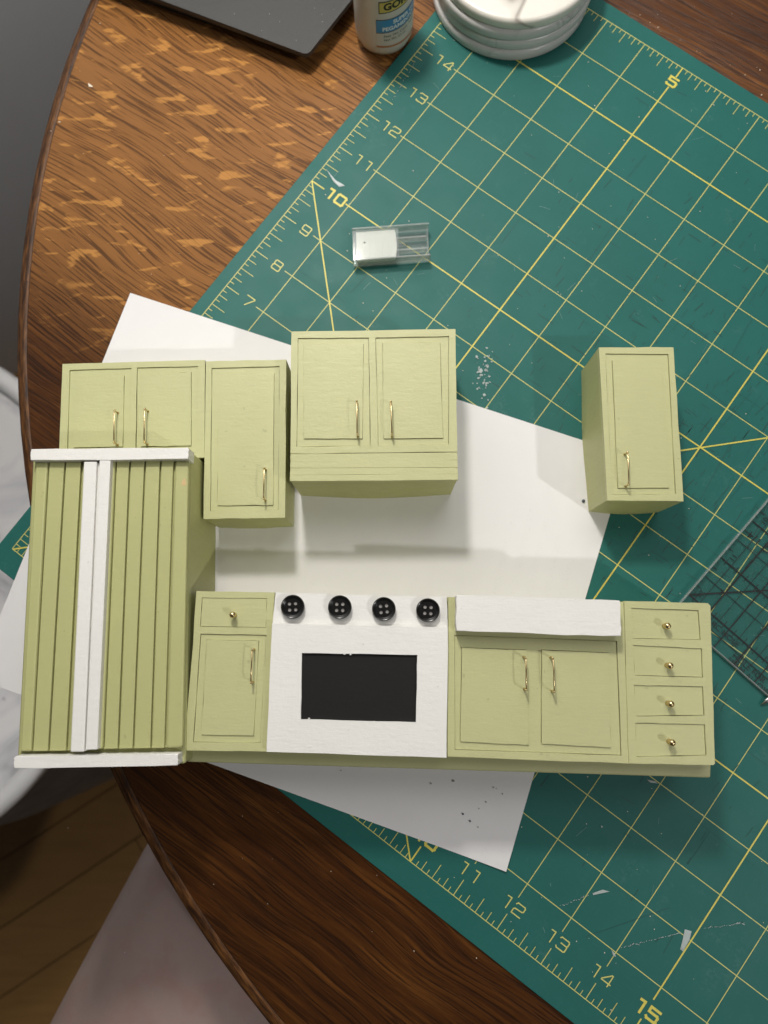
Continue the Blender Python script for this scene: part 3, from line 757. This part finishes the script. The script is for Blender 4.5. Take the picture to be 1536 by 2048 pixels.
# ================================================================== OTHER THINGS ON THE TABLE
# marble coasters
CX, CY = 2.66, 14.19
names = ['bottom grey marble coaster of the stack on the mat corner', 'second grey marble coaster up in the stack on the mat', 'grey marble coaster just under the top one of the stack', 'cream marble coaster with brown vein on top of the stack']
for k in range(4):
    dx, dy = ((0, 0), (.03, .03), (-.01, .02), (.02, .05))[k]
    z0 = .006 + k*.272; r = 1.77; t = .262
    pr = [(0, z0), (r-.05, z0), (r-.012, z0+.02), (r, z0+.06), (r, z0+t-.09), (r-.018, z0+t-.035), (r-.06, z0+t-.008), (r-.11, z0+t), (0, z0+t)]
    T = thing('marble_coaster', names[k], 'coaster', (CX+dx, CY+dy, z0), rz=0, group='stacked marble coasters')
    c = build('disc', lathe(CX+dx, CY+dy, pr, 96), MARBLE if k == 3 else MARBLE_G, T)
    smooth_angle(c, 40); T.rotation_euler = (0, 0, (.4, 2.1, 4.0, 5.4)[k])

# charcoal slab
T = thing('charcoal_tray', 'dark charcoal slab with rounded corner at the top edge of the table', 'tray', (-2.9, 14.4, ztop))
poly0 = [(-1.849,12.275),(-5.130,13.657)]; poly1 = [(-1.849,12.275),(-0.901,13.613)]
c = Vector(poly0[0]); da = (Vector(poly0[1])-c).normalized(); db = (Vector(poly1[1])-c).normalized()
rr = .16; arc = []
ang = math.acos(da.dot(db)); dist = rr/math.tan(ang/2); cen = c + (da+db).normalized()*(rr/math.sin(ang/2))
a0 = math.atan2(*(c+da*dist-cen).yx); a1 = math.atan2(*(c+db*dist-cen).yx)
if a1 < a0: a1 += 2*math.pi
if a1 - a0 > math.pi: a0 += 2*math.pi
arc = [tuple(cen + Vector((math.cos(a0+(a1-a0)*k/8), math.sin(a0+(a1-a0)*k/8)))*rr) for k in range(9)]
poly = arc + [tuple(c+db*9), tuple(c+db*9+da*7), tuple(c+da*7)]
bm = prism(poly, .30, .42, .035, 3); build('top_plate', bm, SLAB, T)
bm = prism(inset_poly(poly, .35), ztop, .31); build('under_frame', bm, SLAB, T)
bm = bmesh.new()
for i in range(60):
    q = c + da*R_.uniform(.1, 5.5) + db*R_.uniform(.1, 3.5); rr_ = R_.uniform(.003, .009)
    bmesh.ops.create_icosphere(bm, subdivisions=1, radius=rr_, matrix=Matrix.Translation((q.x, q.y, .421)))
prop(build('dust', bm, CRUMB, T), kind='stuff')

# glue bottle
BX, BY, BR_ = -.19, 13.16, .64
T = thing('glue_bottle', 'frosted white glue bottle with blue and yellow label beside the mat', 'bottle', (BX, BY, ztop))
pr = [(0, .0), (BR_-.30, .0), (BR_-.17, .03), (BR_-.07, .11), (BR_-.015, .24), (BR_, .4), (BR_, 2.7), (BR_-.06, 2.95), (BR_-.2, 3.1), (.3, 3.2), (.3, 3.3), (0, 3.3)]
build('bottle_body', lathe(BX, BY, [(r, z+ztop) for r, z in pr], 64), BOTTLE, T, True)
build('bottle_cap', lathe(BX, BY, [(.27, 3.3+ztop), (.33, 3.3+ztop), (.30, 3.9+ztop), (.12, 4.6+ztop), (0, 4.62+ztop)], 24), L_ORA, T, True)
A0 = math.radians(-90-14)
def on_bottle(bm, lift):
    for v in bm.verts:
        a = A0 + v.co.x/BR_; r = BR_ + lift + v.co.z
        v.co = Vector((BX + r*math.cos(a), BY + r*math.sin(a), v.co.y + ztop))
    return bm
def curved(x0, x1, ylo, yhi, n=28):
    bm = bmesh.new(); q = []
    for i in range(n+1):
        x = x0+(x1-x0)*i/n; q.append((bm.verts.new((x, ylo(x), 0)), bm.verts.new((x, yhi(x), 0))))
    for a, b in zip(q, q[1:]): bm.faces.new((a[0], b[0], b[1], a[1]))
    return bm
LW = 1.75
lab = build('label', on_bottle(curved(0, LW, lambda x: .36, lambda x: 2.65), .004), LABEL, T, True)
tl = .10
build('orange_stripe', on_bottle(curved(0, LW, lambda x: .40, lambda x: .45), .008), L_ORA, lab, True)
build('blue_band', on_bottle(curved(0, LW, lambda x: .81+tl*x, lambda x: 1.13+tl*x), .008), L_BLU, lab, True)
build('band_edge', on_bottle(curved(0, LW, lambda x: 1.133+tl*x, lambda x: 1.15+tl*x), .009), L_BLK, lab, True)
build('band_edge', on_bottle(curved(0, LW, lambda x: .79+tl*x, lambda x: .807+tl*x), .009), L_BLK, lab, True)
build('yellow_banner', on_bottle(curved(.08, 1.25, lambda x: 1.33+.14*x, lambda x: 1.58+.14*x), .010), L_YEL, lab, True)
build('banner_edge', on_bottle(curved(.06, 1.27, lambda x: 1.305+.14*x, lambda x: 1.605+.14*x), .0085), L_BLK, lab, True)
def lab_text(s, size, x, y, tilt, m, lift, align='LEFT', xs=1.0, bold=0):
    bm = text_mesh(s, size, xs, align, bold)
    bmesh.ops.subdivide_edges(bm, edges=[e for e in bm.edges if e.calc_length() > .05], cuts=1)
    for v in bm.verts: v.co.y += y + tilt*v.co.x; v.co.x += x
    build('printed_text', on_bottle(bm, lift), m, lab)
lab_text('GORILLA', .235, .16, 1.478, .14, L_BLK, .013, bold=.010)
lab_text('SUPER GLUE', .135, .36, 1.075, tl, L_WHI, .012, bold=.005)
lab_text('PEGAMENTO INSTANTANEO', .135, .13, .905, tl, L_WHI, .012, bold=.005)
lab_text('Net Wt Cont. Neto 15 g', .10, .16, .715, tl, L_GRY, .012)
lab_text('Net Wt .53 oz', .085, .16, .61, tl, L_GRY, .012)

# clear plastic clip with a white foam pad
q = [(-0.859,8.290),(0.765,8.405),(0.769,7.585),(-0.833,7.549)]
T = thing('clear_plastic_hook', 'small clear plastic hook with white foam pad lying on the mat', 'plastic hook', (*ctr(q), .01))
u_ = Vector(q[1])-Vector(q[0]); v_ = Vector(q[3])-Vector(q[0])
def loc(a, b): r = Vector(q[0]) + u_*a + v_*b; return (r.x, r.y)
def lq(a0, a1, b0, b1): return [loc(a0, b0), loc(a1, b0), loc(a1, b1), loc(a0, b1)]
build('base_plate', prism(lq(0, 1, 0, 1), .012, .07, .012, 2), CLEAR, T)
build('side_wall', prism(lq(0, 1, .0, .055), .071, .33, .01, 2), EDGE, T)
build('side_wall', prism(lq(0, 1, .945, 1.0), .071, .33, .01, 2), EDGE, T)
build('end_wall', prism(lq(.0, .03, .06, .94), .071, .30, .008, 2), CLEAR, T)
build('end_wall', prism(lq(.965, .985, .06, .94), .071, .24, .008, 2), CLEAR, T)
build('inner_channel', prism(lq(.56, .96, .30, .36), .071, .22, .01, 2), EDGE, T)
build('inner_channel', prism(lq(.56, .96, .66, .72), .071, .22, .01, 2), EDGE, T)
hookb = tube([(*loc(.55, .5), .10), (*loc(.60, .5), .17), (*loc(.66, .5), .16), (*loc(.68, .5), .10)], .05, 10); build('hook_curve', hookb, CLEAR, T, True)
cpt = loc(.155, .42); hole_ = [(cpt[0]+.024*math.cos(t*math.pi/6), cpt[1]+.024*math.sin(t*math.pi/6)) for t in range(12)]
out_ = [loc(.05, .09)] + [loc(.05+.5*t/4, .09) for t in range(1, 5)] + [loc(.562, .2), loc(.568, .35), loc(.572, .5), loc(.57, .65), loc(.562, .8), loc(.55, .91)] + [loc(.05, .91)]
build('foam_pad', holed(out_, [hole_], .09, .25), FOAM, T)

for k_ in range(5):
    a_ = .13 + .085*k_
    build('pad_ridge', prism(lq(a_, a_+.012, .14, .86), .249, .258, .003, 1), FOAM, T)
build('clear_lid', prism(lq(.02, .60, .06, .94), .275, .295, .006, 2), CLEAR, T)
# clear quilting ruler: a runs along its long edge from the 12 mark, b across
RO = Vector((5.873, .618)); ra = math.radians(47.57); ea = Vector((math.cos(ra), math.sin(ra))); eb = Vector((math.sin(ra), -math.cos(ra)))
T = thing('quilting_ruler', 'clear acrylic ruler with black grid lines at the right of the drawers', 'ruler', (RO.x, RO.y, .01))
def rp(a, b): r = RO + ea*a + eb*b; return (r.x, r.y)
build('ruler_blade', prism([rp(-.5, -.04), rp(14, -.04), rp(14, 6), rp(-.5, 6)], .035, .135, .012, 2), ACRYL, T)
bm = bmesh.new()
prism([rp(-.5, -.062), rp(14, -.062), rp(14, -.043), rp(-.5, -.043)], .035, .134, bm=bm); build('edge_highlight', bm, EDGE, T)  # hazy strip added as the highlight along the acrylic edge
bm = prism([rp(-.522, -.062), rp(-.503, -.062), rp(-.503, 6), rp(-.522, 6)], .035, .134); build('edge_highlight', bm, EDGE, T)
bm = bmesh.new(); RZ = .026
def rl(a0, b0, a1, b1, w, z=RZ):
    p, q2_ = Vector(rp(a0, b0)), Vector(rp(a1, b1)); d = (q2_-p).normalized(); n = Vector((-d.y, d.x))*w/2
    bm.faces.new([bm.verts.new((v.x, v.y, z)) for v in (p-n, q2_-n, q2_+n, p+n)])
for k in range(0, 11):
    b = .25*(k+1); rl(-.5 if k % 2 else -.25, b, 8, b, .032 if k % 2 and k % 4 == 1 else (.026 if k % 2 else .012), RZ)
for k in range(-1, 16):
    a = .5*k; heavy = k % 2 == 0
    rl(a, 0, a, 3, .025 if heavy else .012, RZ+.001)
rl(-.25, 0.2, -.25, 3, .014, RZ+.001)
for k in range(1, 64):
    if k % 4: rl(k/8, 0.0, k/8, .10 if k % 2 == 0 else .03, .014, RZ+.002)
for k in range(1, 24):
    if k % 2: rl(-.08, k/8, .10, k/8, .014, RZ+.002); rl(.92, k/8, 1.08, k/8, .014, RZ+.002)
rl(0, 0, 3.2, 3.2*.98, .028, RZ+.003)
prop(build('ruler_lines', bm, INK, T))
def rtext(s, size, a, b, dr, m=INK):
    t = text_mesh(s, size, 1.1); R2 = {'a': (ea, -eb), 'b': (eb, ea), '-b': (-eb, -ea)}[dr]; o2 = Vector(rp(a, b))
    for v in t.verts:
        r = o2 + R2[0]*v.co.x + R2[1]*v.co.y; v.co = Vector((r.x, r.y, RZ+.004))
    build('printed_text', t, m, T)
rtext('12', .15, .16, .16, 'a'); rtext('11', .15, 1.16, .18, 'a'); rtext('10', .15, 2.16, .18, 'a')
rtext('1/4', .22, 1.75, .25, '-b'); rtext('1/2', .22, 1.75, .62, '-b'); rtext('5', .12, .50, .44, 'a')
rtext('ARC HOLE', .15, -.13, .95, 'b'); rtext('HOLE FOR', .15, -.33, 1.75, 'b'); rtext('SEAM ALLOW', .15, -.46, 1.85, 'b')

# pointed steel tip reaching in from the right
tp = [(7.110,-1.511),(7.474,-1.265),(8.077,-0.933)]
T = thing('scissor_blade', 'pointed steel blade tip at the right edge below the clear ruler', 'blade', (tp[1][0], tp[1][1], .01))
bm = tube([(tp[0][0], tp[0][1], .04), (*lerp(tp[0], tp[1], .35), .07), (tp[1][0], tp[1][1], .10), (tp[2][0], tp[2][1], .12)], .1, 10, radii=[.008, .05, .085, .10])
for v in bm.verts: v.co.z = .03 + (v.co.z-.03)*.6
build('blade', bm, STEEL, T, True)

# crumbs and wood dust on the table
bm = bmesh.new()
def crumb(x, y, r, z):
    m4 = Matrix.Translation((x, y, z+r*.3)) @ Matrix.Rotation(R_.uniform(0, 6), 4, 'Z') @ Matrix.Diagonal((R_.uniform(.6, 2.2), R_.uniform(.5, 1), R_.uniform(.4, .8), 1))
    bmesh.ops.create_icosphere(bm, subdivisions=1, radius=r, matrix=m4)
for (x, y) in [(-6.816,11.998),(-6.645,13.530),(-6.204,14.037),(-7.028,12.336),(-3.923,12.858),(-2.532,12.258),(-6.589,8.384),(-7.585,10.862),(-7.409,11.080),(2.141,-5.972),(0.383,-6.017),(1.549,-6.132),(5.966,13.303),(5.322,13.663),(6.310,12.661),(6.866,12.668),(7.511,12.352),(7.825,12.102),(8.153,11.609),(8.165,12.223),(6.439,12.984),(5.793,13.430),(7.253,11.801),(6.960,12.049),(5.579,13.622)]:
    crumb(x, y, R_.uniform(.006, .016), ztop)
for i in range(150):
    x, y = (R_.uniform(5.5, 9.5), R_.uniform(10.5, 15)) if i < 60 else (R_.uniform(-7, 3), R_.uniform(-7, 14))
    crumb(x, y, R_.uniform(.003, .008), ztop)
x, y = [(-6.779,11.981)][0]
blob(bm, [(x-.05, y+.06), (x+.06, y-.02), (x+.05, y-.05), (x-.03, y-.04)], ztop)
prop(build('crumbs', bm, CRUMB), 'pale crumbs and wood dust scattered over the table top', 'crumbs', kind='stuff')

# ================================================================== BESIDE THE TABLE
ST = (-19.13, 1.1); SR = 9.55; SZ = -11
T = thing('tub_chair', 'white round tub chair with smudged grey seat tucked beside the table', 'chair', (ST[0], ST[1], FZ))
build('seat', lathe(*ST, [(0, SZ-.35), (5, SZ-.3), (SR-1.0, SZ-.1), (SR-.7, SZ)], 80), SEAT, T, True)
build('rim', lathe(*ST, [(SR-.75, SZ-.1), (SR-.68, SZ+.22), (SR-.4, SZ+.38), (SR-.1, SZ+.24), (SR, SZ-.1), (SR-.12, SZ-.5), (SR-.5, SZ-.7), (SR-.8, SZ-.5)], 80), SEATRIM, T, True)
build('skirt', lathe(*ST, [(SR-.5, SZ-.6), (SR-.2, SZ-3), (SR+.3, SZ-8), (SR+.6, FZ+.02), (0, FZ+.02)], 80), SKIRT, T, True)

# seated photographer's bare leg at the lower left
hip, knee = (-8.6, -17.5, -5.6), (-.6, -.2, -5.2)
def leg():
    J = [((-8.4, -17.5, -6.4), 3.6), ((-6.5, -12.8, -6.6), 3.45), ((-4.4, -8.2, -6.5), 3.15), ((-2.7, -4.4, -6.1), 2.8), ((-.9, -1.6, -6.0), 2.5), ((-.2, -.2, -8.2), 2.15), ((-.3, -.6, -13), 2.2), ((-.5, -1.4, -19), 1.8), ((-.6, -2.0, -25), 1.35), ((-.5, -1.6, -27.2), 1.5), ((.6, .9, -28.0), 1.25), ((2.0, 4.0, -28.4), .8)]
    bm = tube([j[0] for j in J], 1, 24, radii=[j[1] for j in J])
    return bm
T = thing('person', 'bare leg of a seated person below the lower left table edge', 'person', (-.5, -1.5, FZ))
lg = build('leg', leg(), SKIN, T, True)
sb = lg.modifiers.new('smooth', 'SUBSURF'); sb.levels = 2; sb.render_levels = 2
